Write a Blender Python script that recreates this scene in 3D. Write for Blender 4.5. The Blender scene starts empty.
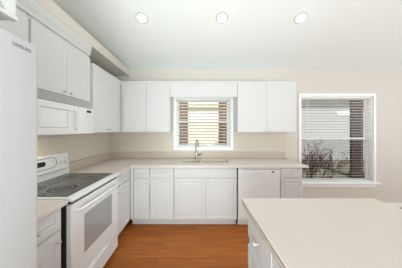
import bpy, bmesh, math, random
from mathutils import Vector, Matrix
random.seed(4)
SC = bpy.context.scene
COL = SC.collection

# ------------------------------------------------------------------ camera
F_PX, W_PX = 170.0, 402.0
cam_d = bpy.data.cameras.new('camera')
cam_d.sensor_fit = 'HORIZONTAL'; cam_d.sensor_width = 36.0
cam_d.lens = 36.0 * F_PX / W_PX
cam_d.shift_x = 4.0 / W_PX
cam_d.shift_y = -4.0 / W_PX
cam_d.clip_start = 0.02
cam = bpy.data.objects.new('camera', cam_d); COL.objects.link(cam)
cam.location = (0, 0, 1.43); cam.rotation_euler = (math.pi / 2, 0, 0)
SC.camera = cam

# ------------------------------------------------------------------ world, lights, exposure
world = bpy.data.worlds.new('sky'); SC.world = world
world.use_nodes = True
bg = world.node_tree.nodes['Background']
bg.inputs['Color'].default_value = (0.93, 0.96, 1.0, 1)
bg.inputs['Strength'].default_value = 0.8

def area_light(name, loc, target, sx, sy, power, color=(1, 1, 1)):
    d = bpy.data.lights.new(name, 'AREA'); d.shape = 'RECTANGLE'; d.size = sx; d.size_y = sy
    d.energy = power; d.color = color
    o = bpy.data.objects.new(name, d); COL.objects.link(o)
    o.location = loc
    o.rotation_euler = (Vector(target) - Vector(loc)).to_track_quat('-Z', 'Y').to_euler()
    return o
COOL = (0.86, 0.96, 1.0)
for nm, p, t, sx, sy, e in (
    ('fill_rear_low', (-0.3, -2.3, 0.7), (-0.3, 2.5, 0.35), 1.3, 1.1, 58),  # added fill lamp, brightens the lower cabinet fronts
    ('fill_rear_right', (2.6, -2.4, 1.0), (2.6, 3.0, 0.6), 1.8, 1.6, 7),  # added fill lamp, lifts the right part of the back wall
    ('fill_side', (5.0, 0.4, 1.8), (-1.6, 1.6, 0.9), 2.2, 1.3, 58),  # added fill lamp aimed at the left cabinets and range
    ('bounced_flash', (-0.3, -1.0, 1.1), (-0.8, 0.6, 4.0), 1.6, 1.2, 100),
):
    area_light(nm, p, t, sx, sy, e, COOL)
sun_d = bpy.data.lights.new('sun', 'SUN'); sun_d.energy = 7.5; sun_d.angle = math.radians(3); sun_d.color = (1, 0.97, 0.92)
sun = bpy.data.objects.new('sun', sun_d); COL.objects.link(sun); sun.location = (0, -6, 10)
sun.rotation_euler = Vector((0.0, 0.5, -0.866)).to_track_quat('-Z', 'Y').to_euler()

SC.view_settings.view_transform = 'Standard'
SC.view_settings.look = 'None'
SC.view_settings.gamma = 1.0
SC.view_settings.use_curve_mapping = False
SC.view_settings.exposure = 0.12

# ------------------------------------------------------------------ materials
def srgb(r, g, b):
    def f(c):
        c /= 255.0
        return c / 12.92 if c <= 0.04045 else ((c + 0.055) / 1.055) ** 2.4
    return (f(r), f(g), f(b), 1)

def mat(name, color, rough=0.5, metal=0.0, spec=0.5, noise=0.0, nscale=20.0, bump=0.0, bscale=200.0, coat=0.0):
    m = bpy.data.materials.new(name); m.use_nodes = True
    nt = m.node_tree; b = nt.nodes['Principled BSDF']
    b.inputs['Roughness'].default_value = rough
    b.inputs['Metallic'].default_value = metal
    b.inputs['Specular IOR Level'].default_value = spec
    b.inputs['Coat Weight'].default_value = coat
    tc = nt.nodes.new('ShaderNodeTexCoord')
    n = nt.nodes.new('ShaderNodeTexNoise'); n.inputs['Scale'].default_value = nscale
    n.inputs['Detail'].default_value = 4
    nt.links.new(tc.outputs['Object'], n.inputs['Vector'])
    r = nt.nodes.new('ShaderNodeMixRGB'); r.blend_type = 'MIX'
    nt.links.new(n.outputs['Fac'], r.inputs['Fac'])
    c = color
    r.inputs['Color1'].default_value = tuple(max(0, v * (1 - noise)) for v in c[:3]) + (1,)
    r.inputs['Color2'].default_value = tuple(min(1, v * (1 + noise)) for v in c[:3]) + (1,)
    nt.links.new(r.outputs['Color'], b.inputs['Base Color'])
    if bump:
        n2 = nt.nodes.new('ShaderNodeTexNoise'); n2.inputs['Scale'].default_value = bscale
        nt.links.new(tc.outputs['Object'], n2.inputs['Vector'])
        bp = nt.nodes.new('ShaderNodeBump'); bp.inputs['Strength'].default_value = bump
        bp.inputs['Distance'].default_value = 0.002
        nt.links.new(n2.outputs['Fac'], bp.inputs['Height'])
        nt.links.new(bp.outputs['Normal'], b.inputs['Normal'])
    return m

M = {}
M['cab'] = mat('white_laminate', srgb(214, 214, 212), 0.42, spec=0.3, noise=0.01)
M['appl'] = mat('white_enamel', srgb(230, 231, 230), 0.25, noise=0.005)
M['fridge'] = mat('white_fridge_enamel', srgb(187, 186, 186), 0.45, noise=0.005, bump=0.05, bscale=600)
M['trimw'] = mat('white_trim_paint', srgb(246, 247, 246), 0.4, noise=0.01)
M['ceil'] = mat('ceiling_paint', srgb(236, 240, 237), 0.9, noise=0.01, bump=0.15, bscale=120)
M['wall'] = mat('beige_wall_paint', srgb(214, 208, 199), 0.85, noise=0.015, nscale=3, bump=0.1, bscale=150)
M['splash'] = mat('cream_splash_panel', srgb(211, 202, 186), 0.35, noise=0.015, nscale=60)
M['counter'] = mat('beige_speckled_laminate', srgb(213, 204, 197), 0.33, noise=0.05, nscale=350)
M['strip'] = mat('shaded_laminate_strip', srgb(194, 180, 163), 0.35, noise=0.05, nscale=350)  # counter laminate with the upright strip's shade put into the colour
M['seam'] = mat('tan_edge_seam', srgb(168, 150, 132), 0.5)
M['sink'] = mat('beige_sink', srgb(214, 204, 192), 0.3, noise=0.02, nscale=200)
M['chrome'] = mat('chrome', srgb(165, 163, 160), 0.18, 1.0)
M['steel'] = mat('brushed_steel', srgb(175, 172, 166), 0.3, 1.0)
M['knob'] = mat('white_knob', srgb(204, 202, 197), 0.3)
M['grey_grille'] = mat('grey_grille', srgb(196, 196, 192), 0.5)
M['dark'] = mat('dark_gap', srgb(40, 40, 40), 0.6)
M['black'] = mat('black_display', srgb(18, 18, 20), 0.2)
M['ring'] = mat('burner_ring', srgb(150, 152, 152), 0.3)
M['burner'] = mat('burner_zone', srgb(26, 27, 28), 0.2)
M['glasstop'] = mat('ceramic_cooktop', srgb(76, 78, 79), 0.14, noise=0.25, nscale=900)
M['ovenglass'] = mat('oven_window_glass', srgb(164, 164, 161), 0.12, spec=0.7)
M['microglass'] = mat('microwave_window_glass', srgb(232, 233, 231), 0.1, spec=0.8)
M['logo'] = mat('grey_lettering', srgb(120, 120, 122), 0.4)
M['greyline'] = mat('grey_ink', srgb(160, 160, 158), 0.4)
M['groove'] = mat('grey_recess', srgb(150, 150, 148), 0.4)
M['slat'] = mat('white_blind_slat', srgb(238, 237, 232), 0.45)
M['cord'] = mat('blind_cord', srgb(228, 226, 220), 0.8)
M['bark'] = mat('bare_branch_bark', srgb(70, 54, 52), 0.9, noise=0.3)
M['leafpink'] = mat('pinkish_leaves', srgb(150, 108, 112), 0.8, noise=0.3, nscale=30)
M['red'] = mat('red_flower', srgb(190, 60, 55), 0.7)
M['cream'] = mat('cream_stucco', srgb(252, 244, 224), 0.9, noise=0.02)
M['palegreen'] = mat('pale_green_gutter', srgb(205, 208, 160), 0.6)
M['brown'] = mat('brown_wood', srgb(104, 68, 36), 0.7, noise=0.2, nscale=8)
M['darkbrown'] = mat('dark_brown_post', srgb(58, 42, 42), 0.7, noise=0.15)
M['eave'] = mat('grey_eave', srgb(110, 108, 106), 0.8)

def grass_mat():
    m = mat('dry_grass', srgb(92, 88, 74), 0.95, noise=0.35, nscale=6, bump=0.5, bscale=60)
    return m
M['grass'] = grass_mat()

def siding_mat():
    m = mat('pale_grey_siding', srgb(186, 188, 190), 0.8, noise=0.02)
    nt = m.node_tree; b = nt.nodes['Principled BSDF']
    tc = nt.nodes.new('ShaderNodeTexCoord'); sp = nt.nodes.new('ShaderNodeSeparateXYZ')
    nt.links.new(tc.outputs['Object'], sp.inputs[0])
    md = nt.nodes.new('ShaderNodeMath'); md.operation = 'MODULO'; md.inputs[1].default_value = 0.2
    nt.links.new(sp.outputs['Z'], md.inputs[0])
    bp = nt.nodes.new('ShaderNodeBump'); bp.inputs['Strength'].default_value = 1.0; bp.inputs['Distance'].default_value = 0.15
    nt.links.new(md.outputs[0], bp.inputs['Height']); nt.links.new(bp.outputs['Normal'], b.inputs['Normal'])
    return m
M['siding'] = siding_mat()

def floor_mat():
    m = bpy.data.materials.new('brown_wood_planks'); m.use_nodes = True
    nt = m.node_tree; b = nt.nodes['Principled BSDF']
    tc = nt.nodes.new('ShaderNodeTexCoord')
    br = nt.nodes.new('ShaderNodeTexBrick')
    br.offset = 0.37; br.inputs['Scale'].default_value = 1.0
    br.inputs['Brick Width'].default_value = 1.15; br.inputs['Row Height'].default_value = 0.127
    br.inputs['Mortar Size'].default_value = 0.0012; br.inputs['Mortar Smooth'].default_value = 0.2
    br.inputs['Color1'].default_value = srgb(168, 98, 35); br.inputs['Color2'].default_value = srgb(150, 86, 27)
    br.inputs['Mortar'].default_value = srgb(96, 52, 28)
    nt.links.new(tc.outputs['Object'], br.inputs['Vector'])
    mp = nt.nodes.new('ShaderNodeMapping'); mp.inputs['Scale'].default_value = (1.6, 22, 1)
    nt.links.new(tc.outputs['Object'], mp.inputs['Vector'])
    n = nt.nodes.new('ShaderNodeTexNoise'); n.inputs['Scale'].default_value = 1.5; n.inputs['Detail'].default_value = 6
    nt.links.new(mp.outputs[0], n.inputs['Vector'])
    rp = nt.nodes.new('ShaderNodeValToRGB')
    rp.color_ramp.elements[0].position = 0.3; rp.color_ramp.elements[0].color = (0.72, 0.70, 0.68, 1)
    rp.color_ramp.elements[1].position = 0.75; rp.color_ramp.elements[1].color = (1.2, 1.15, 1.1, 1)
    nt.links.new(n.outputs['Fac'], rp.inputs[0])
    mx = nt.nodes.new('ShaderNodeMixRGB'); mx.blend_type = 'MULTIPLY'; mx.inputs['Fac'].default_value = 1
    nt.links.new(br.outputs['Color'], mx.inputs['Color1']); nt.links.new(rp.outputs[0], mx.inputs['Color2'])
    nt.links.new(mx.outputs[0], b.inputs['Base Color'])
    b.inputs['Roughness'].default_value = 0.45
    b.inputs['Specular IOR Level'].default_value = 0.3
    return m
M['floor'] = floor_mat()

def emit(name, color, s):
    m = bpy.data.materials.new(name); m.use_nodes = True
    nt = m.node_tree; nt.nodes.clear()
    e = nt.nodes.new('ShaderNodeEmission'); e.inputs['Color'].default_value = color; e.inputs['Strength'].default_value = s
    o = nt.nodes.new('ShaderNodeOutputMaterial'); nt.links.new(e.outputs[0], o.inputs[0])
    return m
M['lamp'] = emit('lamp_lens', (1, 0.98, 0.95, 1), 6.0)

def glass_mat():
    m = bpy.data.materials.new('window_glass'); m.use_nodes = True
    nt = m.node_tree; nt.nodes.clear()
    t = nt.nodes.new('ShaderNodeBsdfTransparent'); t.inputs['Color'].default_value = (0.95, 0.965, 0.96, 1)
    g = nt.nodes.new('ShaderNodeBsdfGlossy'); g.inputs['Roughness'].default_value = 0.25
    mx = nt.nodes.new('ShaderNodeMixShader'); mx.inputs[0].default_value = 0.006
    o = nt.nodes.new('ShaderNodeOutputMaterial')
    nt.links.new(t.outputs[0], mx.inputs[1]); nt.links.new(g.outputs[0], mx.inputs[2])
    nt.links.new(mx.outputs[0], o.inputs[0])
    return m
M['glass'] = glass_mat()

def screen_mat():
    m = bpy.data.materials.new('insect_screen'); m.use_nodes = True
    nt = m.node_tree; nt.nodes.clear()
    t = nt.nodes.new('ShaderNodeBsdfTransparent'); t.inputs['Color'].default_value = (0.84, 0.84, 0.84, 1)
    o = nt.nodes.new('ShaderNodeOutputMaterial'); nt.links.new(t.outputs[0], o.inputs[0])
    return m
M['screen'] = screen_mat()

# ------------------------------------------------------------------ mesh helpers (world coordinates)
def box(bm, x0, x1, y0, y1, z0, z1, bev=0.0, seg=1):
    c = [(x, y, z) for x in (x0, x1) for y in (y0, y1) for z in (z0, z1)]
    v = [bm.verts.new(p) for p in c]
    fs = [(0, 1, 3, 2), (4, 6, 7, 5), (0, 4, 5, 1), (2, 3, 7, 6), (0, 2, 6, 4), (1, 5, 7, 3)]
    faces = [bm.faces.new([v[i] for i in f]) for f in fs]
    if bev:
        es = list({e for f in faces for e in f.edges})
        bmesh.ops.bevel(bm, geom=es, offset=bev, segments=seg, affect='EDGES', profile=0.5)

def tube(bm, pts, r, n=10, cap=True):
    pts = [Vector(p) for p in pts]
    rs = r if isinstance(r, (list, tuple)) else [r] * len(pts)
    rings = []
    up = None
    for i, p in enumerate(pts):
        t = (pts[min(i + 1, len(pts) - 1)] - pts[max(i - 1, 0)]).normalized()
        if up is None:
            a = Vector((0, 0, 1)) if abs(t.z) < 0.9 else Vector((1, 0, 0))
            up = (a - t * a.dot(t)).normalized()
        else:
            up = (up - t * up.dot(t)).normalized()
        s = t.cross(up)
        rings.append([bm.verts.new(p + (up * math.cos(2 * math.pi * k / n) + s * math.sin(2 * math.pi * k / n)) * rs[i]) for k in range(n)])
    for a, b in zip(rings, rings[1:]):
        for k in range(n):
            bm.faces.new((a[k], a[(k + 1) % n], b[(k + 1) % n], b[k]))
    if cap:
        bm.faces.new(rings[0][::-1]); bm.faces.new(rings[-1])

def lathe(bm, origin, axis, prof, n=20):
    """prof: list of (radius, distance along axis)"""
    origin = Vector(origin); axis = Vector(axis).normalized()
    a = Vector((0, 0, 1)) if abs(axis.z) < 0.9 else Vector((1, 0, 0))
    u = (a - axis * a.dot(axis)).normalized(); w = axis.cross(u)
    rings = []
    for r, d in prof:
        c = origin + axis * d
        if r <= 1e-6:
            rings.append([bm.verts.new(c)])
        else:
            rings.append([bm.verts.new(c + (u * math.cos(2 * math.pi * k / n) + w * math.sin(2 * math.pi * k / n)) * r) for k in range(n)])
    for A, B in zip(rings, rings[1:]):
        for k in range(n):
            k2 = (k + 1) % n
            if len(A) == 1 and len(B) == 1: continue
            if len(A) == 1: bm.faces.new((A[0], B[k2], B[k]))
            elif len(B) == 1: bm.faces.new((A[k], A[k2], B[0]))
            else: bm.faces.new((A[k], A[k2], B[k2], B[k]))

def prism(bm, outline, axis, a0, a1):
    """outline: 2-D list; axis 'x' (y,z), 'y' (x,z), 'z' (x,y)"""
    def P(p, a):
        if axis == 'x': return (a, p[0], p[1])
        if axis == 'y': return (p[0], a, p[1])
        return (p[0], p[1], a)
    A = [bm.verts.new(P(p, a0)) for p in outline]; B = [bm.verts.new(P(p, a1)) for p in outline]
    n = len(outline)
    bm.faces.new(A); bm.faces.new(B[::-1])
    for k in range(n):
        bm.faces.new((A[k], B[k], B[(k + 1) % n], A[(k + 1) % n]))

ROOTLOC = {}
def obj(name, bm, material, parent=None, smooth=False, origin=None):
    bmesh.ops.recalc_face_normals(bm, faces=bm.faces[:])
    me = bpy.data.meshes.new(name)
    if parent is not None:
        off = ROOTLOC[parent.name]
    else:
        if origin is None:
            xs = [v.co.x for v in bm.verts]; ys = [v.co.y for v in bm.verts]; zs = [v.co.z for v in bm.verts]
            off = Vector(((min(xs) + max(xs)) / 2, (min(ys) + max(ys)) / 2, min(zs)))
        else: off = Vector(origin)
    bmesh.ops.translate(bm, verts=bm.verts[:], vec=-off)
    bm.to_mesh(me); bm.free()
    if smooth:
        for p in me.polygons: p.use_smooth = True
        try: me.set_sharp_from_angle(angle=math.radians(35))
        except Exception: pass
    me.materials.append(material)
    o = bpy.data.objects.new(name, me); COL.objects.link(o)
    if parent is not None: o.parent = parent
    else: o.location = off
    ROOTLOC[o.name] = off
    return o

def tag(o, label, cat, group=None, kind=None):
    o['label'] = label; o['category'] = cat
    if group: o['group'] = group
    if kind: o['kind'] = kind
    return o
def thing(name, loc, label, cat, group=None, kind=None):
    o = bpy.data.objects.new(name, None); COL.objects.link(o)
    o.location = loc; o.empty_display_size = 0.1
    ROOTLOC[o.name] = Vector(loc)
    if kind == 'structure':
        o['kind'] = kind
        if label: o['label'] = label; o['category'] = cat
    else: tag(o, label, cat, group, kind)
    return o
def struct(name, bm, m, label, cat, **k):
    o = obj(name, bm, m, **k); o['kind'] = 'structure'; o['label'] = label; o['category'] = cat
    return o
def NB(): return bmesh.new()

# facing maps: local (u across, v up, w outwards) -> world
def facing(side, plane):
    if side == 'back':   return lambda u, v, w: (u, plane - w, v)     # faces -y
    if side == 'left':   return lambda u, v, w: (plane + w, u, v)     # faces +x
    if side == 'island': return lambda u, v, w: (plane - w, u, v)     # faces -x
def fbox(bm, f, u0, u1, v0, v1, w0, w1, bev=0.0, seg=1):
    a = f(u0, v0, w0); b = f(u1, v1, w1)
    box(bm, min(a[0], b[0]), max(a[0], b[0]), min(a[1], b[1]), max(a[1], b[1]), min(a[2], b[2]), max(a[2], b[2]), bev, seg)

def rings_panel(bm, f, u0, u1, v0, v1, steps):
    """steps: (inset, w) rings from the outside in, starting at the back; the last ring is capped"""
    R = []
    for ins, w in steps:
        R.append([bm.verts.new(f(u, v, w)) for u, v in ((u0 + ins, v0 + ins), (u1 - ins, v0 + ins), (u1 - ins, v1 - ins), (u0 + ins, v1 - ins))])
    bm.faces.new(R[0]); bm.faces.new(R[-1])
    for A, B in zip(R, R[1:]):
        for k in range(4): bm.faces.new((A[k], A[(k + 1) % 4], B[(k + 1) % 4], B[k]))

def door(parent, f, u0, u1, v0, v1, name='door', m=None, style='raised', t=0.019):
    bm = NB()
    if style == 'raised':
        st = [(0, 0.0), (0, t - 0.003), (0.003, t), (0.046, t), (0.050, t - 0.004), (0.058, t - 0.004), (0.072, t - 0.0005)]
    elif style == 'soft':
        st = [(0, 0.0), (0, t - 0.003), (0.003, t), (0.050, t), (0.054, t - 0.0009), (0.062, t - 0.0009), (0.075, t)]
    else:
        st = [(0, 0.0), (0, t - 0.003), (0.003, t), (0.006, t)]
    rings_panel(bm, f, u0, u1, v0, v1, st)
    return obj(name, bm, m or M['cab'], parent)

def knob(parent, f, u, v, w=0.019, r=0.0125):
    bm = NB()
    o = Vector(f(u, v, w)); ax = Vector(f(u, v, w + 1)) - o
    lathe(bm, o, ax, [(r * .55, 0), (r * .5, .010), (r * .9, .014), (r, .020), (r * .85, .026), (r * .4, .029), (0, .030)], 16)
    return obj('knob', bm, M['knob'], parent, smooth=True)

# ------------------------------------------------------------------ dimensions
WL = -1.60          # left wall
YB = 3.135          # back wall
CZ = 0.914          # counter height
SL = 0.325          # ceiling slope
ZC = 2.54           # ceiling height at the back wall
UX, UY = -1.25, 2.795      # upper cabinet door faces
BX, BY = -0.985, 2.50      # base cabinet door faces
XR, YR = 5.2, -2.6         # how far the room is built

# ------------------------------------------------------------------ room shell
bm = NB(); box(bm, WL - .12, XR, YR, YB + .14, -0.1, 0); struct('floor', bm, M['floor'], 'brown wood plank floor', 'floor', origin=(0, 0, 0))
WIN1 = (-0.385, 0.622, 1.105, 2.02)
WIN2 = (1.915, 3.245, 0.465, 2.055)
bm = NB()
xs = [WL - .12, WIN1[0], WIN1[1], WIN2[0], WIN2[1], XR]
box(bm, xs[0], xs[1], YB, YB + .14, 0, ZC); box(bm, xs[2], xs[3], YB, YB + .14, 0, ZC); box(bm, xs[4], xs[5], YB, YB + .14, 0, ZC)
for w in (WIN1, WIN2):
    box(bm, w[0], w[1], YB, YB + .14, 0, w[2]); box(bm, w[0], w[1], YB, YB + .14, w[3], ZC)
struct('wall_back', bm, M['wall'], 'beige painted back wall with two windows', 'wall')
bm = NB()
prism(bm, [(YR, 0), (YB, 0), (YB, ZC), (YR, ZC + SL * (YB - YR))], 'x', WL - .12, WL)
struct('wall_left', bm, M['wall'], 'beige painted wall behind fridge and range', 'wall')
bm = NB()
zc = lambda y: ZC + SL * (YB - y)
prism(bm, [(YB + .14, zc(YB + .14)), (YB + .14, zc(YB + .14) + .12), (YR, zc(YR) + .12), (YR, zc(YR))], 'x', WL - .12, XR)
struct('ceiling', bm, M['ceil'], 'white vaulted ceiling with recessed lights', 'ceiling')
bm = NB(); box(bm, WL - .12, XR, YR - .12, YR, 2.25, zc(YR) + .1); box(bm, WL - .12, -1.3, YR - .12, YR, 0, 2.25); box(bm, 3.6, XR, YR - .12, YR, 0, 2.25)  # unseen wall; header added to keep direct sun off the island
struct('wall_rear', bm, M['wall'], 'unseen beige wall behind the viewer with a wide opening, added to block the sun', 'wall')
bm = NB(); prism(bm, [(2.9, 0), (YB, 0), (YB, zc(YB)), (YR, zc(YR)), (YR, 0), (-.4, 0), (-.4, 2.15), (2.9, 2.15)], 'x', XR, XR + .12)  # unseen wall, added so light bounces back into the kitchen
struct('wall_right', bm, M['wall'], 'unseen beige wall far to the right with a wide opening, added to bounce light', 'wall')
bm = NB(); box(bm, WL, -1.236, YR, YB, 2.417, 2.535)
struct('trim_1', bm, M['wall'], 'beige soffit along left wall above the cabinets', 'soffit')
bm = NB(); box(bm, 1.66, XR, YB - .014, YB, 0, .085, .004)
struct('baseboard_back', bm, M['trimw'], 'white baseboard under the larger window', 'baseboard')
bm = NB(); box(bm, WL, 1.64, YB - .006, YB, 1.02, 1.055)
box(bm, WL, -0.435, YB - .006, YB, 1.055, 1.405); box(bm, 0.672, 1.64, YB - .006, YB, 1.055, 1.405)
struct('trim_2', bm, M['splash'], 'cream splash panel along back wall under the wall cabinets', 'splash panel')
bm = NB(); box(bm, WL, WL + .006, 0.80, YB - .006, 0.90, 1.40)
struct('trim_3', bm, M['splash'], 'cream splash panel behind the range', 'splash panel')

# ------------------------------------------------------------------ windows
def window(name, w, casing, label, sill, rail_z, apron):
    x0, x1, z0, z1 = w
    r = thing(name, ((x0 + x1) / 2, YB + .07, z0), label, 'window', kind='structure')
    bm = NB(); c = casing; y0, y1 = YB - .018, YB
    box(bm, x0 - c, x0, y0, y1, z0 - (c if not sill else 0), z1 + c, .004)
    box(bm, x1, x1 + c, y0, y1, z0 - (c if not sill else 0), z1 + c, .004)
    box(bm, x0, x1, y0, y1, z1, z1 + c, .004)
    if not sill: box(bm, x0, x1, y0, y1, z0 - c, z0, .004)
    obj('casing', bm, M['trimw'], r)
    bm = NB(); t = .012                                     # lining of the opening
    box(bm, x0, x0 + t, YB, YB + .14, z0, z1); box(bm, x1 - t, x1, YB, YB + .14, z0, z1)
    box(bm, x0 + t, x1 - t, YB, YB + .14, z1 - t, z1); box(bm, x0 + t, x1 - t, YB, YB + .14, z0, z0 + t)
    obj('jamb', bm, M['trimw'], r)
    if sill:
        bm = NB(); box(bm, x0 - c - .04, x1 + c + .05, YB - .055, YB, z0 - .028, z0 + .004, .006)
        obj('sill', bm, M['trimw'], r)
        bm = NB(); box(bm, x0 - c, x1 + c, YB - .018, YB, z0 - .028 - apron, z0 - .028, .004)
        obj('apron', bm, M['trimw'], r)
    x0 += t; x1 -= t; z0 += t; z1 -= t
    s = .035
    for nm, ya, yb, za, zb in (('upper_sash', YB + .10, YB + .125, rail_z - .01, z1), ('lower_sash', YB + .075, YB + .10, z0, rail_z + .025)):
        bm = NB()
        box(bm, x0, x0 + s, ya, yb, za, zb, .003); box(bm, x1 - s, x1, ya, yb, za, zb, .003)
        box(bm, x0 + s, x1 - s, ya, yb, zb - s, zb, .003); box(bm, x0 + s, x1 - s, ya, yb, za, za + s, .003)
        so = obj(nm, bm, M['trimw'], r)
        bm = NB(); box(bm, x0 + s, x1 - s, (ya + yb) / 2 - .002, (ya + yb) / 2 + .002, za + s, zb - s)
        obj('pane', bm, M['glass'], so)
    bm = NB(); box(bm, x0 + .01, x1 - .01, YB + .128, YB + .130, z0, rail_z)
    obj('insect_screen', bm, M['screen'], r)
    return r
window('window_1', WIN1, .048, 'white sash window above the sink', False, 1.575, 0)
window('window_2', WIN2, .045, 'large white sash window right of the cabinets', True, 1.265, .06)

def blind(w, label, tilt, zlast, pitch=.0505, wand=False, th=.0012):
    x0, x1, z0, z1 = w[0] + .02, w[1] - .02, w[2] + .012, w[3] - .012
    yc = YB + .036
    r = thing('window_blind', ((x0 + x1) / 2, yc, z1 - .05), label, 'blind')
    bm = NB(); box(bm, x0, x1, yc - .022, yc + .022, z1 - .030, z1 - .001, .004)
    obj('headrail', bm, M['slat'], r)
    bm = NB(); z = z1 - .05; dy = .024
    while z > zlast + .03:
        c, s = math.cos(tilt) * dy, math.sin(tilt) * dy
        prism(bm, [(yc - c, z - s - th), (yc, z + th * .6), (yc + c, z + s - th), (yc + c, z + s + th), (yc, z + th * 2.6), (yc - c, z - s + th)], 'x', x0 + .004, x1 - .004)
        z -= pitch
    obj('slats', bm, M['slat'], r)
    bm = NB(); box(bm, x0 + .003, x1 - .003, yc - .022, yc + .022, z0 + .003, z0 + .02, .004)
    obj('bottom_rail', bm, M['slat'], r)
    n = 3 if x1 - x0 > 1 else 3
    for k in range(n):
        x = x0 + (x1 - x0) * (.10 + .80 * k / (n - 1))
        bm = NB()
        for yy in (yc - .0255, yc + .0255): tube(bm, [(x, yy, z0 + .02), (x, yy, z1 - .04)], .0012, 6)
        obj('ladder_cord', bm, M['cord'], r)
    if wand:
        bm = NB(); tube(bm, [(x0 + .10, yc - .031, z1 - .045), (x0 + .10, yc - .031, z1 - .75)], .004, 8)
        obj('tilt_wand', bm, M['cord'], r)
    return r
blind(WIN1, 'white slatted blind in the window above the sink', math.radians(-22), WIN1[2] + .03, pitch=.056)
blind(WIN2, 'white slatted blind in the large window right of the cabinets', math.radians(-11), WIN2[2] + .03, wand=True, th=.0006)

# ------------------------------------------------------------------ outdoors
bm = NB(); box(bm, -8, 16, YB + .14, 16, -0.25, -0.15)
o = struct('ground', bm, M['grass'], 'dry olive grass outside the large window', 'ground')
r = thing('neighbour_house', (0.2, 5.4, -.15), 'cream neighbouring house wall seen through the sink window', 'house')
bm = NB(); box(bm, -2.4, 2.6, 5.4, 5.7, -.15, 2.22); obj('wall', bm, M['cream'], r)
bm = NB(); box(bm, -2.5, 2.7, 5.33, 5.4, 2.12, 2.20, .01); obj('gutter', bm, M['palegreen'], r)
bm = NB(); prism(bm, [(5.33, 2.205), (5.7, 2.22), (8.2, 3.3), (8.2, 3.4), (5.33, 2.30)], 'x', -2.5, 2.7); obj('roof', bm, M['cream'], r)
r = thing('neighbour_house', (9.0, 9.0, -.15), 'pale grey sided house behind the bush outside the large window', 'house')
bm = NB(); box(bm, 4.0, 15, 9.0, 9.4, -.15, 3.4); obj('wall', bm, M['siding'], r)
bm = NB(); box(bm, 3.8, 15.2, 8.5, 9.5, 3.4, 3.6, .02); obj('eave', bm, M['eave'], r)
bm = NB(); box(bm, 7.4, 8.15, 8.96, 9.0, 2.2, 2.38, .01); obj('window_trim', bm, M['trimw'], r)
for (xa, xb, lab) in ((-.62, -.235, 'brown timber fence panel outside the sink window, left of the pale gap'),
                      (.565, .78, 'narrow brown timber post outside the sink window, right of the pale gap')):
    bm = NB(); x = xa; k = max(2, round((xb - xa) / .095)); wd = (xb - xa) / k
    for i in range(k): box(bm, xa + i * wd + .003, xa + (i + 1) * wd - .003, 4.45, 4.49, -.15, 2.6, .004)
    box(bm, xa + .01, xb - .01, 4.49, 4.52, .3, .4); box(bm, xa + .01, xb - .01, 4.49, 4.52, 2.0, 2.1)
    tag(obj('fence_panel', bm, M['brown']), lab, 'fence')
bm = NB(); box(bm, 5.11, 5.48, 5.6, 5.70, -.15, 3.2, .01); box(bm, 5.08, 5.51, 5.57, 5.73, -.15, .05, .01)
tag(obj('porch_post', bm, M['darkbrown']), 'dark brown porch post outside the right side of the large window', 'post')

r = thing('leafless_bush', (2.95, 4.35, -.15), 'bare twiggy bush with pinkish buds outside the large window', 'bush')
bm = NB(); tips = []
def grow(p, d, ln, rad, lev):
    pts = [p.copy()]; q = p.copy(); dd = d.copy()
    for i in range(4):
        dd = (dd + Vector((random.uniform(-.16, .16), random.uniform(-.16, .16), random.uniform(-.02, .10)))).normalized()
        q = q + dd * ln / 4; pts.append(q.copy())
        if lev >= 1: tips.append(q.copy())
    tube(bm, pts, [rad, rad * .85, rad * .7, rad * .55, rad * .4], 5)
    if lev < 3:
        for k in range(3):
            j = random.choice((2, 3, 4))
            nd = (dd + Vector((random.uniform(-.7, .7), random.uniform(-.5, .5), random.uniform(-.1, .5)))).normalized()
            grow(pts[j], nd, ln * random.uniform(.5, .75), rad * .55, lev + 1)
for k in range(14):
    a = random.uniform(-1.0, 1.0)
    grow(Vector((2.95 + random.uniform(-.25, .2), 4.35 + random.uniform(-.1, .1), -.15)),
         Vector((a * .75, random.uniform(-.3, .3), 1)).normalized(), random.uniform(.45, .66), .013, 0)
obj('branches', bm, M['bark'], r, smooth=True)
bm = NB()
for t in tips:
    if random.random() < .55:
        c = t + Vector((random.uniform(-.03, .03), random.uniform(-.03, .03), random.uniform(-.02, .03)))
        m4 = Matrix.Translation(c) @ Matrix.Rotation(random.uniform(0, 3), 4, 'X') @ Matrix.Rotation(random.uniform(0, 3), 4, 'Z') @ Matrix.Diagonal((.02, .011, .006, 1))
        bmesh.ops.create_icosphere(bm, subdivisions=1, radius=1, matrix=m4)
obj('buds', bm, M['leafpink'], r)
bm = NB()
for k in range(14):
    c = Vector((3.22 + random.uniform(-.10, .10), 4.2 + random.uniform(-.06, .06), random.uniform(.18, .28)))
    tube(bm, [(3.22, 4.2, -.15), (c + Vector((3.22, 4.2, -.15))) / 2 + Vector((random.uniform(-.02, .02), 0, 0)), c], .003, 5)
    bmesh.ops.create_icosphere(bm, subdivisions=1, radius=.018, matrix=Matrix.Translation(c))
tag(obj('flowering_plant', bm, M['red']), 'small red flowers low outside the large window', 'plant')

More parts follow.
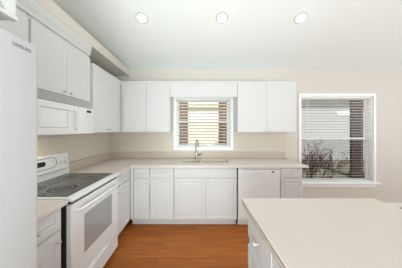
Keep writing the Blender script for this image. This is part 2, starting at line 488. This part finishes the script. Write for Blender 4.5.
# ------------------------------------------------------------------ refrigerator
FX, FY1, FY0, FZ = -0.72, 0.778, -0.15, 1.815
r = thing('refrigerator', (-1.14, .31, 0), 'tall white refrigerator at the left edge with grey lettering', 'refrigerator')
bm = NB(); box(bm, -1.56, FX - .085, FY0 + .005, FY1 - .003, .03, FZ - .015, .008); obj('cabinet_body', bm, M['fridge'], r)
bm = NB(); box(bm, -1.5, FX - .11, FY0 + .03, FY1 - .03, 0, .03); obj('base_grille', bm, M['grey_grille'], r)
fr = facing('left', FX - .075)
for (a, b) in ((FY0, .305), (.311, FY1)):
    bm = NB(); fbox(bm, fr, a, b, .06, FZ, 0, .075, .018, 4)
    d = obj('door', bm, M['fridge'], r, smooth=True)
    u = .255 if a < .3 else .36
    bm = NB(); tube(bm, [fr(u, .75, .07), fr(u, .77, .115), fr(u, 1.0, .125), fr(u, 1.35, .125), fr(u, 1.58, .115), fr(u, 1.60, .07)], .011, 10)
    obj('handle', bm, M['fridge'], d, smooth=True)
    bm = NB(); fbox(bm, fr, (a + .02 if a < .3 else b - .09), (a + .09 if a < .3 else b - .02), FZ, FZ + .014, -.06, .03, .004)
    obj('hinge_cover', bm, M['fridge'], d)
    last = d
def lettering(s, parent, f, u0, u1, vmid, h, m, w):
    cu = bpy.data.curves.new('lettering', 'FONT'); cu.body = s; cu.size = 1.0; cu.extrude = 0
    to = bpy.data.objects.new('lettering_tmp', cu); COL.objects.link(to)
    bpy.context.view_layer.update()
    me = bpy.data.meshes.new_from_object(to.evaluated_get(bpy.context.evaluated_depsgraph_get()))
    bpy.data.objects.remove(to)
    b2 = NB(); b2.from_mesh(me); bpy.data.meshes.remove(me)
    xs_ = [v.co.x for v in b2.verts]; ys_ = [v.co.y for v in b2.verts]
    xa, xb, ya, yb = min(xs_), max(xs_), min(ys_), max(ys_)
    geo = bmesh.ops.extrude_face_region(b2, geom=b2.faces[:])
    top = [g for g in geo['geom'] if isinstance(g, bmesh.types.BMVert)]
    for v in top: v.co.z = 1
    for v in b2.verts:
        uu = u0 + (v.co.x - xa) / (xb - xa) * (u1 - u0); vv = vmid - h / 2 + (v.co.y - ya) / (yb - ya) * h
        v.co = f(uu, vv, w + (.0012 if v.co.z > .5 else -.0005))
    return obj('lettering', b2, m, parent)
lg = lettering('SAMSUNG', last, fr, .663, .738, 1.770, .015, M['logo'], .075)
lg['label'] = 'grey raised lettering'

# ------------------------------------------------------------------ wall cabinets
def upper_body(parent, side, x0, x1, y0, y1, z0, z1):
    bm = NB(); box(bm, x0, x1, y0, y1, z0, z1, .002)
    obj('cabinet_body', bm, M['cab'], parent)
UZ0, UZ1 = 1.393, 2.225
FL = UX - .019; FB = UY + .019
fl = facing('left', FL); fb = facing('back', FB)
# above the refrigerator: deep open cubby
r = thing('wall_cabinet', (-1.22, .3, 1.93), 'deep white open cabinet over the refrigerator, top left corner', 'cabinet')
bm = NB()
box(bm, WL, -.845, -.18, -.16, 1.93, 2.40); box(bm, WL, -.845, .755, .775, 1.93, 2.40)
box(bm, WL, -.845, -.16, .755, 2.38, 2.40); box(bm, WL, WL + .02, -.16, .755, 1.95, 2.38)
box(bm, WL, -.84, -.16, .755, 1.93, 1.95)
box(bm, -.845, -.826, .733, .775, 1.945, 2.40); box(bm, -.845, -.826, -.18, -.11, 1.945, 2.40); box(bm, -.845, -.826, -.11, .733, 2.34, 2.40)
obj('cabinet_body', bm, M['cab'], r)
bm = NB(); box(bm, -.845, -.815, -.18, .778, 1.925, 1.945, .003); obj('shelf_edge', bm, M['cab'], r)

# between refrigerator and range
r = thing('wall_cabinet', (-1.43, 1.03, 1.40), 'white wall cabinet just behind the top of the refrigerator', 'cabinet')
upper_body(r, 'left', WL, FL, .80, 1.272, 1.40, 2.345)
d = door(r, fl, .806, 1.262, 1.405, 2.27, style='soft'); knob(d, fl, 1.23, 1.46)
# above the microwave
r = thing('wall_cabinet', (-1.43, 1.65, 1.752), 'white two-door wall cabinet above the microwave', 'cabinet')
upper_body(r, 'left', WL, FL, 1.276, 2.0, 1.754, 2.345)
d = door(r, fl, 1.282, 1.634, 1.758, 2.27, style='soft'); knob(d, fl, 1.595, 1.79)
d = door(r, fl, 1.6365, 1.994, 1.758, 2.27, style='soft'); knob(d, fl, 1.675, 1.79)
# left of the corner
r = thing('wall_cabinet', (-1.43, 2.4, UZ0), 'lower white corner wall cabinet right of the microwave', 'cabinet')
upper_body(r, 'left', WL, FL, 2.04, YB, UZ0, UZ1)
d = door(r, fl, 2.045, 2.4015, UZ0 + .004, UZ1 - .03, style='flat'); knob(d, fl, 2.365, UZ0 + .045, r=.011)
d = door(r, fl, 2.4045, 2.765, UZ0 + .004, UZ1 - .03, style='flat'); knob(d, fl, 2.44, UZ0 + .045, r=.011)
# back wall, left of the window
r = thing('wall_cabinet', (-.85, 2.97, UZ0), 'white two-door wall cabinet left of the sink window', 'cabinet')
upper_body(r, 'back', FL + .003, -.445, FB, YB, UZ0, UZ1)
d = door(r, fb, -1.215, -.8345, UZ0 + .004, UZ1 - .03, style='flat'); knob(d, fb, -.87, UZ0 + .03, r=.010)
d = door(r, fb, -.8315, -.447, UZ0 + .004, UZ1 - .03, style='flat'); knob(d, fb, -.796, UZ0 + .03, r=.010)
# back wall, right of the window
r = thing('wall_cabinet', (1.15, 2.97, UZ0), 'white two-door wall cabinet right of the sink window', 'cabinet')
upper_body(r, 'back', .668, 1.634, FB, YB, UZ0, UZ1)
d = door(r, fb, .670, 1.1465, UZ0 + .004, UZ1 - .03, style='flat'); knob(d, fb, 1.108, UZ0 + .03, r=.010)
d = door(r, fb, 1.1495, 1.632, UZ0 + .004, UZ1 - .03, style='flat'); knob(d, fb, 1.188, UZ0 + .03, r=.010)
# bridge over the window and crown moldings
bm = NB(); box(bm, -.443, .666, UY + .012, UY + .030, 1.975, UZ1, .002)
tag(obj('window_valance', bm, M['cab']), 'plain white valance board bridging the wall cabinets over the sink window', 'valance')
def crown(path_pts, prof, name, label):
    """prof: (out, up) list; path: list of (x, y, nx, ny) where n is the outward miter offset per unit"""
    bm = NB(); R = []
    for (x, y, nx, ny) in path_pts: R.append([bm.verts.new((x + nx * o_, y + ny * o_, z)) for o_, z in prof])
    n = len(prof)
    for A, B in zip(R, R[1:]):
        for k in range(n): bm.faces.new((A[k], A[(k + 1) % n], B[(k + 1) % n], B[k]))
    bm.faces.new(R[0]); bm.faces.new(R[-1][::-1])
    o_ = obj(name, bm, M['cab']); o_['kind'] = 'structure'; o_['label'] = label; o_['category'] = 'molding'
z = UZ1
crown([(FL + .001, 2.045, 1, 0), (FL + .001, FB - .001, 1, -1), (1.634, FB - .001, 0, -1)],
      [(0, z - .028), (.008, z - .028), (.010, z - .012), (.018, z + .002), (.018, z + .012), (-.04, z + .012), (-.04, z + .001), (0, z + .001)],
      'trim_4', 'white crown strip along top of corner and back wall cabinets')
z = 2.335
crown([(FL + .001, .80, 1, 0), (FL + .001, 2.0, 1, 0)],
      [(0, z - .035), (.012, z - .035), (.014, z - .005), (.024, z + .025), (.030, z + .060), (.032, z + .080), (-.04, z + .080), (-.04, z + .012), (0, z + .012)],
      'trim_5', 'white crown molding above the microwave cabinet')
bm = NB(); tube(bm, [(-.70, 2.86, UZ1 + .0165), (-.66, 2.84, UZ1 + .0165), (-.60, 2.845, UZ1 + .0165), (-.53, 2.85, UZ1 + .0165)], .004, 6)
box(bm, -.73, -.69, 2.845, 2.875, UZ1 + .0125, UZ1 + .028, .003)
tag(obj('cable', bm, M['dark']), 'short dark cable lying on top of the wall cabinet left of the window', 'cable')

# ------------------------------------------------------------------ microwave
MX = -1.235; my0, my1, mz0, mz1 = 1.279, 2.034, 1.385, 1.750
fm = facing('left', MX)
r = thing('microwave', (-1.42, 1.656, mz0), 'white over-the-range microwave with grey vent grille', 'microwave')
bm = NB(); box(bm, WL + .006, MX - .03, my0, my1, mz0, mz1, .004); obj('housing', bm, M['appl'], r)
bm = NB(); fbox(bm, fm, my0, my1, 1.682, mz1, -.03, -.012, .003)
for i in range(7): fbox(bm, fm, my0 + .006, my1 - .03, 1.687 + i * .0087, 1.692 + i * .0087, -.012, -.005)
fbox(bm, fm, my1 - .03, my1, 1.682, mz1, -.012, -.004, .002)
obj('vent_grille', bm, M['grey_grille'], r)
bm = NB(); fbox(bm, fm, my0, my1, 1.676, 1.682, -.03, -.006); obj('seam', bm, M['groove'], r)
bm = NB(); fbox(bm, fm, 1.770, my1, mz0 + .004, 1.676, -.03, 0, .004); cp = obj('control_panel', bm, M['appl'], r)
bm = NB(); fbox(bm, fm, 1.905, 1.985, 1.625, 1.652, 0, .0015); obj('display', bm, M['black'], cp)
bm = NB()
for i in range(5):
    for j in range(3): fbox(bm, fm, 1.86 + j * .05, 1.89 + j * .05, 1.425 + i * .036, 1.448 + i * .036, 0, .0012)
obj('keypad', bm, mat('keypad_ink', srgb(220, 220, 220), .4), cp)
bm = NB(); rings_panel(bm, fm, my0, 1.766, mz0 + .004, 1.676, [(0, -.03), (0, -.004), (.004, 0), (.055, 0), (.06, -.004)])
dm = obj('door', bm, M['appl'], r)
bm = NB(); fbox(bm, fm, my0 + .06, 1.620, mz0 + .07, 1.615, -.0039, -.0025); obj('window_pane', bm, M['microglass'], dm)
bm = NB()
for q in ((my0 + .056, my0 + .060, mz0 + .066, 1.619), (1.620, 1.624, mz0 + .066, 1.619), (my0 + .06, 1.620, mz0 + .066, mz0 + .070), (my0 + .06, 1.620, 1.615, 1.619)):
    fbox(bm, fm, q[0], q[1], q[2], q[3], -.0039, -.002)
obj('window_frame', bm, M['groove'], dm)
bm = NB(); tube(bm, [fm(1.715, 1.43, -.004), fm(1.715, 1.445, .024), fm(1.715, 1.61, .024), fm(1.715, 1.625, -.004)], .009, 10); obj('handle', bm, M['appl'], dm, smooth=True)
bm = NB(); box(bm, WL + .02, MX - .035, my0 + .05, my1 - .05, mz0 - .004, mz0); obj('underside_filter', bm, M['grey_grille'], r)
d = bpy.data.lights.new('cooktop_lamp', 'AREA'); d.shape = 'RECTANGLE'; d.size = .10; d.size_y = .16; d.energy = 1.3; d.color = (1, .90, .74)
o = bpy.data.objects.new('cooktop_lamp', d); COL.objects.link(o); o.location = (-1.44, 1.47, mz0 - .006)

# ------------------------------------------------------------------ range
RX = -0.945; ry0, ry1 = 1.277, 2.034
fr2 = facing('left', RX)
r = thing('kitchen_range', (-1.27, 1.655, 0), 'white freestanding electric range with dark glass cooktop', 'range')
bm = NB(); box(bm, -1.59, RX - .04, ry0, ry1, .03, .885, .003); obj('oven_body', bm, M['dark'], r)
for x in (-1.53, -1.05):
    for y in (ry0 + .06, ry1 - .06):
        bm = NB(); lathe(bm, (x, y, 0), (0, 0, 1), [(0, 0), (.02, 0), (.02, .008), (.012, .012), (.012, .03), (0, .03)], 12); obj('foot', bm, M['dark'], r)
bm = NB(); box(bm, -1.56, RX + .012, ry0 - .002, ry1 + .002, .886, .918, .008, 3); ct = obj('cooktop_frame', bm, M['appl'], r, smooth=True)
bm = NB(); box(bm, -1.535, RX - .045, ry0 + .022, ry1 - .022, .9175, .9215, .002); gt = obj('glass_top', bm, M['glasstop'], ct)
for (x, y, rr) in ((-1.165, 1.475, .115), (-1.165, 1.845, .085), (-1.40, 1.475, .080), (-1.40, 1.845, .105)):
    bm = NB(); lathe(bm, (x, y, .9216), (0, 0, 1), [(0, 0), (rr, 0), (rr, .0006), (0, .0006)], 40); bo = obj('burner', bm, M['burner'], ct)
    bm = NB()
    for q in ((rr, rr + .006), (rr * .6, rr * .6 + .004)):
        lathe(bm, (x, y, .9220), (0, 0, 1), [(q[0], .0003), (q[1], .0003), (q[1], .0007), (q[0], .0007), (q[0], .0003)], 40)
    obj('burner_ring', bm, M['ring'], bo)
# backguard
bm = NB()
prism(bm, [(-1.592, .90), (-1.525, .90), (-1.530, .955), (-1.545, 1.145), (-1.555, 1.165), (-1.592, 1.165)], 'y', ry0, ry1)
bg_ = obj('backguard', bm, M['appl'], r)
tb = math.atan2(.015, .19)
def fbk(u, v, w):    # point on the sloping front of the backguard
    t_ = (v - .955) / .19
    return (-1.530 - .015 * t_ + w, u, v)
bm = NB(); fbox2 = []
yc_ = 1.655
def stadium(cy, cz, hw, hh, n=12):
    P_ = []
    for i in range(n + 1):
        a = -math.pi / 2 + math.pi * i / n; P_.append((cy + hw - hh + hh * math.cos(a), cz + hh * math.sin(a)))
    for i in range(n + 1):
        a = math.pi / 2 + math.pi * i / n; P_.append((cy - hw + hh + hh * math.cos(a), cz + hh * math.sin(a)))
    return P_
def ringplate(bm, outer, inner, w):
    A = [bm.verts.new(fbk(u, v, w)) for u, v in outer]; B = [bm.verts.new(fbk(u, v, w)) for u, v in inner]
    A0 = [bm.verts.new(fbk(u, v, -.001)) for u, v in outer]; B0 = [bm.verts.new(fbk(u, v, -.001)) for u, v in inner]
    n = len(outer)
    for k in range(n):
        j = (k + 1) % n
        bm.faces.new((A[k], A[j], B[j], B[k])); bm.faces.new((A0[k], A[k], A[j], A0[j])); bm.faces.new((B[k], B0[k], B0[j], B[j]))
ringplate(bm, stadium(yc_, 1.083, .215, .058), stadium(yc_, 1.083, .207, .050), .0015)
obj('panel_outline', bm, M['groove'], bg_)
bm = NB(); box(bm, -1.545, -1.523, ry0 + .01, ry1 - .03, .985, .989)
obj('seam', bm, M['groove'], bg_)
bm = NB(); prismP = stadium(yc_ + .02, 1.085, .055, .024)
A = [bm.verts.new(fbk(u, v, .002)) for u, v in prismP]; B = [bm.verts.new(fbk(u, v, -.002)) for u, v in prismP]
bm.faces.new(A); bm.faces.new(B[::-1])
for k in range(len(A)): bm.faces.new((A[k], B[k], B[(k + 1) % len(A)], A[(k + 1) % len(A)]))
obj('clock_display', bm, M['black'], bg_)
for (u, v) in ((1.918, 1.085), (1.982, 1.105), (1.985, 1.055), (1.392, 1.085), (1.328, 1.105), (1.325, 1.055)):
    bm = NB(); rr = .024 if abs(v - 1.085) < .001 else .018
    lathe(bm, fbk(u, v, -.001), (1, 0, .08), [(rr, 0), (rr, .004), (rr * .8, .006), (rr * .75, .024), (rr * .6, .027), (0, .027)], 20)
    kb = obj('control_knob', bm, M['appl'], bg_, smooth=True)
# oven door
bm = NB(); rings_panel(bm, fr2, ry0 + .004, ry1 - .004, .255, .862, [(0, -.038), (0, -.004), (.004, 0), (.01, 0)])
od = obj('oven_door', bm, M['appl'], r)
bm = NB(); fbox(bm, fr2, 1.425, 1.885, .40, .725, -.001, .0015, .001); obj('window_pane', bm, M['ovenglass'], od)
bm = NB()
tube(bm, [fr2(1.325, .805, -.002), fr2(1.335, .807, .030), fr2(1.40, .81, .040), fr2(1.655, .81, .046), fr2(1.91, .81, .040), fr2(1.975, .807, .030), fr2(1.985, .805, -.002)], .0125, 12)
obj('door_handle', bm, M['appl'], od, smooth=True)
bm = NB(); fbox(bm, fr2, ry0 + .012, ry1 - .012, .866, .876, -.038, -.02); obj('vent_slot', bm, M['dark'], r)
bm = NB(); rings_panel(bm, fr2, ry0 + .004, ry1 - .004, .045, .247, [(0, -.038), (0, -.004), (.004, 0), (.01, 0)])
dr = obj('storage_drawer', bm, M['appl'], r)
bm = NB(); fbox(bm, fr2, 1.50, 1.81, .195, .222, -.001, .014, .006, 2); obj('handle', bm, M['appl'], dr)

# ------------------------------------------------------------------ base cabinets
TK = .105; BT = .876
fbl = facing('left', BX - .019); fbb = facing('back', BY + .019)
DZ0, DZ1, PZ0, PZ1 = .730, .868, .112, .708
def base_unit(label, side, a, b, deep, fronts, a_toe=None, b_toe=None, loc=None):
    if side == 'left':
        r = thing('base_cabinet', ((WL + BX) / 2, (a + b) / 2, 0), label, 'cabinet')
        bm = NB(); box(bm, WL + .008, BX - .019, a, deep if deep else b, TK, BT, .001); obj('cabinet_body', bm, M['cab'], r)
        bm = NB(); box(bm, BX - .10, BX - .085, a, b, 0, TK); obj('toe_kick', bm, M['cab'], r)
        f = fbl
    else:
        r = thing('base_cabinet', ((a + b) / 2, (BY + YB) / 2, 0), label, 'cabinet')
        bm = NB(); box(bm, a, b, BY + .019, YB - .008, TK, deep if deep else BT, .001); obj('cabinet_body', bm, M['cab'], r)
        if deep:   # sink base: open top, rails only
            bm = NB(); box(bm, a, b, BY + .019, BY + .038, deep, BT, .001); obj('front_rail', bm, M['cab'], r)
        bm = NB(); box(bm, a, b, BY + .085, BY + .10, 0, TK); obj('toe_kick', bm, M['cab'], r)
        f = fbb
    for fr_ in fronts:
        kind, u0, u1, v0, v1, ku, kv = fr_
        d = door(r, f, u0, u1, v0, v1, name=kind, style='soft' if kind == 'drawer_front' else 'raised') if kind != 'plain' else door(r, f, u0, u1, v0, v1, name='false_front', style='flat')
        if kind == 'drawer': pass
        if ku is not None: knob(d, f, ku, kv)
    return r
base_unit('white base cabinet between refrigerator and range', 'left', .80, 1.256, None,
          [('drawer', .825, 1.232, .722, .868, 1.04, .79), ('door', .825, 1.232, PZ0, .700, 1.195, .64)])
base_unit('white corner base cabinet right of the range', 'left', 2.040, 2.50, YB - .008,
          [('drawer', 2.06, 2.462, DZ0, DZ1, 2.26, .797), ('door', 2.06, 2.462, PZ0, PZ1, 2.10, .655), ('plain', 2.466, 2.4985, PZ0, DZ1, None, None)])
base_unit('narrow white base cabinet in the corner, left of the pull-out', 'back', -.982, -.696, None,
          [('plain', -.981, -.938, PZ0, DZ1, None, None), ('drawer', -.932, -.701, DZ0, DZ1, -.815, .797), ('door', -.932, -.701, PZ0, PZ1, -.745, .655)])
base_unit('white base cabinet with centre-knob pull-out left of the sink cabinet', 'back', -.694, -.342, None,
          [('drawer', -.689, -.348, DZ0 + .004, DZ1, -.518, .797), ('door', -.689, -.348, PZ0, .700, -.518, .672)])
base_unit('wide white two-door base cabinet under the sink', 'back', -.340, .590, .70,
          [('plain', -.331, .581, DZ0, DZ1, None, None), ('door', -.331, .1235, PZ0, PZ1, .083, .672), ('door', .1295, .581, PZ0, PZ1, .170, .672)])
base_unit('white end base cabinet right of the dishwasher', 'back', 1.226, 1.555, None,
          [('drawer', 1.232, 1.548, DZ0, DZ1, 1.39, .797), ('door', 1.232, 1.548, PZ0, PZ1, 1.275, .668)])
# dishwasher
fd = facing('back', BY)
r = thing('dishwasher', (.911, 2.8, 0), 'white dishwasher under the counter right of the sink', 'dishwasher')
bm = NB(); box(bm, .612, 1.220, BY + .03, YB - .03, .06, .868, .003); obj('tub', bm, M['appl'], r)
bm = NB(); box(bm, .615, 1.216, BY + .075, BY + .09, 0, .115); obj('toe_kick', bm, M['appl'], r)
bm = NB(); rings_panel(bm, fd, .607, 1.219, .118, .772, [(0, -.028), (0, 0), (.004, .0), (.01, 0)]); obj('door', bm, M['appl'], r)
bm = NB(); rings_panel(bm, fd, .607, 1.219, .7735, .868, [(0, -.028), (0, 0), (.002, .001), (.01, .001)]); cp = obj('control_panel', bm, M['appl'], r)
bm = NB(); fbox(bm, fd, .66, 1.205, .846, .853, .0008, .0022); obj('handle_recess', bm, M['groove'], cp)
bm = NB(); fbox(bm, fd, 1.10, 1.135, .800, .822, .0008, .0025); obj('indicator', bm, M['dark'], cp)
bm = NB(); fbox(bm, fd, .84, .93, .792, .799, .0008, .0018); obj('badge', bm, M['greyline'], cp)

# ------------------------------------------------------------------ countertops
CT0 = BT + .001
def nosed(bm, x0, x1, y0, y1): box(bm, x0, x1, y0, y1, CT0, CZ, .008, 2)
r = thing('countertop', (-.2, 2.8, CT0), 'long beige L-shaped countertop along the back wall', 'countertop')
SX0, SX1, SY0, SY1 = -.285, .535, 2.585, 3.035      # sink cut-out
bm = NB()
out = [(-1.592, 2.040), (-.958, 2.040), (-.958, 2.473), (1.625, 2.473), (1.625, YB - .008), (-1.592, YB - .008)]
# build as slabs around the cut-out, welded
X = [-1.592, -.958, SX0, SX1, 1.625]; Y = [2.040, 2.473, SY0, SY1, YB - .008]
def cell_in(i, j):
    if j == 0: return i == 0
    if i == 2 and j == 2: return False
    return True
vt = {}
def V(i, j, z):
    if (i, j, z) not in vt: vt[(i, j, z)] = bm.verts.new((X[i], Y[j], z))
    return vt[(i, j, z)]
cells = [(i, j) for i in range(4) for j in range(4) if cell_in(i, j)]
for i, j in cells:
    bm.faces.new((V(i, j, CZ), V(i + 1, j, CZ), V(i + 1, j + 1, CZ), V(i, j + 1, CZ)))
    bm.faces.new((V(i, j, CT0), V(i, j + 1, CT0), V(i + 1, j + 1, CT0), V(i + 1, j, CT0)))
    for (di, dj, p, q) in ((-1, 0, (i, j), (i, j + 1)), (1, 0, (i + 1, j), (i + 1, j + 1)), (0, -1, (i, j), (i + 1, j)), (0, 1, (i, j + 1), (i + 1, j + 1))):
        if (i + di, j + dj) not in cells:
            bm.faces.new((V(*p, CZ), V(*q, CZ), V(*q, CT0), V(*p, CT0)))
bmesh.ops.recalc_face_normals(bm, faces=bm.faces[:])
es = [e for e in bm.edges if len(e.link_faces) == 2 and abs(e.link_faces[0].normal.dot(e.link_faces[1].normal)) < .1 and e.verts[0].co.z > CZ - .001 and e.verts[1].co.z > CZ - .001]
bmesh.ops.bevel(bm, geom=es, offset=.007, segments=2, affect='EDGES')
obj('slab', bm, M['counter'], r)
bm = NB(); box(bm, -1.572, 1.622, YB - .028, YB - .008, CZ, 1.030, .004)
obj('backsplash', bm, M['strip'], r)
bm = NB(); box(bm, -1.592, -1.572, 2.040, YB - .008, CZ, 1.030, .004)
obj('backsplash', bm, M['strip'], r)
r = thing('countertop', (-1.27, 1.03, CT0), 'short beige countertop between refrigerator and range', 'countertop')
bm = NB(); nosed(bm, -1.592, -.958, .79, 1.266); obj('slab', bm, M['counter'], r)
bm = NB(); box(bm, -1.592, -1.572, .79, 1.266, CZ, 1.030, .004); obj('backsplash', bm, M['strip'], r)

# ------------------------------------------------------------------ sink and faucet
def rrect(x0, x1, y0, y1, rad, n=5):
    P_ = []
    for cx, cy, a0 in ((x1 - rad, y1 - rad, 0), (x0 + rad, y1 - rad, 90), (x0 + rad, y0 + rad, 180), (x1 - rad, y0 + rad, 270)):
        for i in range(n + 1):
            a = math.radians(a0 + 90 * i / n); P_.append((cx + rad * math.cos(a), cy + rad * math.sin(a)))
    return P_
r = thing('sink', (.125, 2.81, .72), 'beige double-bowl sink set into the countertop below the window', 'sink')
def loft(bm, loops):
    R = [[bm.verts.new((x, y, z)) for x, y in P_] for P_, z in loops]
    for A, B in zip(R, R[1:]):
        for k in range(len(A)): bm.faces.new((A[k], A[(k + 1) % len(A)], B[(k + 1) % len(A)], B[k]))
    return R
bowls = ((-.262, .055, 2.625, 2.965), (.085, .512, 2.625, 2.965))
for nm, (x0, x1, y0, y1) in zip(('small_bowl', 'large_bowl'), bowls):
    bm = NB(); e = .012
    R = loft(bm, [(rrect(x0, x1, y0, y1, .05), CZ + .007), (rrect(x0 + .006, x1 - .006, y0 + .006, y1 - .006, .05), CZ - .004),
                  (rrect(x0 + .018, x1 - .018, y0 + .018, y1 - .018, .05), .765), (rrect(x0 + .05, x1 - .05, y0 + .05, y1 - .05, .04), .742)])
    bm.faces.new(R[-1])
    R2 = loft(bm, [(rrect(x0, x1, y0, y1, .05), CZ + .007), (rrect(x0 - .004, x1 + .004, y0 - .004, y1 + .004, .05), CZ - .01), (rrect(x0 + .01, x1 - .01, y0 + .01, y1 - .01, .05), .755), (rrect(x0 + .045, x1 - .045, y0 + .045, y1 - .045, .04), .73)])
    bm.faces.new(R2[-1])
    bmesh.ops.remove_doubles(bm, verts=bm.verts[:], dist=.0002)
    bo = obj(nm, bm, M['sink'], r, smooth=True)
    bm = NB(); lathe(bm, ((x0 + x1) / 2, (y0 + y1) / 2, .7421), (0, 0, 1), [(0, 0), (.042, 0), (.042, .003), (.03, .004), (.028, .002), (0, .002)], 24)
    obj('drain', bm, M['steel'], bo, smooth=True)
# rim with two holes: strips
bm = NB(); z0_, z1_ = CZ + .0005, CZ + .008
xa, xb, ya, yb = SX0 - .015, SX1 + .015, SY0 - .012, SY1 + .015
box(bm, xa, xb, ya, 2.628, z0_, z1_, .003, 2); box(bm, xa, xb, 2.962, yb, z0_, z1_, .003, 2)
box(bm, xa, -.258, 2.62, 2.97, z0_, z1_, .003, 2); box(bm, .051, .089, 2.62, 2.97, z0_, z1_, .003, 2); box(bm, .508, xb, 2.62, 2.97, z0_, z1_, .003, 2)
obj('rim', bm, M['sink'], r)
r = thing('faucet', (-.02, 3.005, CZ + .008), 'tall chrome faucet standing behind the sink', 'faucet')
zf = CZ + .0085
bm = NB(); lathe(bm, (-.02, 3.005, zf), (0, 0, 1), [(0, 0), (.030, 0), (.030, .006), (.024, .012), (.021, .02), (.020, .10), (.017, .115), (.0, .115)], 20)
obj('body', bm, M['chrome'], r, smooth=True)
pts = [(-.02, 3.005, zf + .10), (-.02, 3.005, zf + .26)]
for i in range(1, 10):
    a = math.pi * i / 10 * 1.05
    pts.append((-.02 + .02 * (1 - math.cos(a)), 3.005 - .075 * (1 - math.cos(a)), zf + .26 + .075 * math.sin(a)))
pts.append((.02, 2.855, zf + .215))
bm = NB(); tube(bm, pts, [.0095] * (len(pts) - 2) + [.011, .013], 12); obj('spout', bm, M['chrome'], r, smooth=True)
bm = NB(); tube(bm, [(.0, 3.005, zf + .055), (.03, 3.003, zf + .06), (.05, 2.99, zf + .075), (.085, 2.975, zf + .082)], [.011, .011, .009, .007], 10); obj('lever', bm, M['chrome'], r, smooth=True)

# ------------------------------------------------------------------ island
IX0, IX1, IY0, IY1 = .336, 1.34, -.45, 1.283
r = thing('kitchen_island', (.85, .42, 0), 'white kitchen island in the right foreground', 'island')
fi = facing('island', .386)
bm = NB(); box(bm, .386, 1.30, IY0 + .03, IY1 - .03, TK, BT, .001); obj('cabinet_body', bm, M['cab'], r)
bm = NB(); box(bm, .47, 1.25, IY0 + .08, IY1 - .06, 0, TK); obj('toe_kick', bm, M['cab'], r)
ys = [1.235, .83, .42, .01, -.40]
for a, b in zip(ys[1:], ys):
    d = door(r, fi, a + .008, b - .008, .672, .862, name='drawer', style='flat'); knob(d, fi, (a + b) / 2, .735)
    d = door(r, fi, a + .008, b - .008, PZ0, .612, name='door', style='raised'); knob(d, fi, a + .05, .56)
bm = NB()
prism(bm, [(IX0 + .006, CT0), (IX0, CT0 + .004), (IX0, CT0 + .014), (IX0 + .007, CT0 + .017), (IX0 + .007, CT0 + .023), (IX0 + .001, CT0 + .026), (IX0 + .002, CZ - .004), (IX0 + .007, CZ),
           (IX1 - .006, CZ), (IX1, CZ - .004), (IX1, CT0)], 'y', IY0, IY1)
ic = obj('island_countertop', bm, M['counter'])
tag(ic, 'large beige countertop slab on the island', 'countertop')
bm = NB(); box(bm, IX0 - .0012, IX0 + .001, IY0 + .002, IY1 - .001, CZ - .0135, CZ - .0075); box(bm, IX0 - .0012, IX0 + .001, IY0 + .002, IY1 - .001, CT0 + .001, CT0 + .005)
obj('edge_seam', bm, M['seam'], ic)

# ------------------------------------------------------------------ recessed lights
ly = 2.164; lz = zc(ly)
nrm = Vector((0, -SL, -1)).normalized()
for lx, lab in ((-.70, 'round recessed ceiling light nearest the left soffit'), (.318, 'round recessed ceiling light in line with the sink window, middle of three'), (1.323, 'round recessed ceiling light farthest right')):
    p = Vector((lx, ly, lz)) + nrm * .0005
    r = thing('recessed_light', p, lab, 'ceiling light', 'recessed lights across the ceiling')
    bm = NB(); lathe(bm, p, nrm, [(.078, 0), (.078, .003), (.073, .007), (.060, .007), (.057, .003), (.057, 0), (.078, 0)], 32)
    obj('trim_ring', bm, mat('lamp_ring', srgb(190, 190, 186), .5), r, smooth=True)
    bm = NB(); lathe(bm, p, nrm, [(.056, .0005), (.056, .006), (.052, .015), (.042, .024), (.023, .030), (0, .032)], 28)
    obj('lamp_lens', bm, M['lamp'], r, smooth=True)
    d = bpy.data.lights.new('downlight', 'SPOT'); d.energy = 15; d.spot_size = math.radians(84); d.spot_blend = 1.0; d.shadow_soft_size = .06; d.color = (1, .96, .9)
    o = bpy.data.objects.new('downlight', d); COL.objects.link(o); o.location = p + nrm * .05; o.rotation_euler = (0, 0, 0)
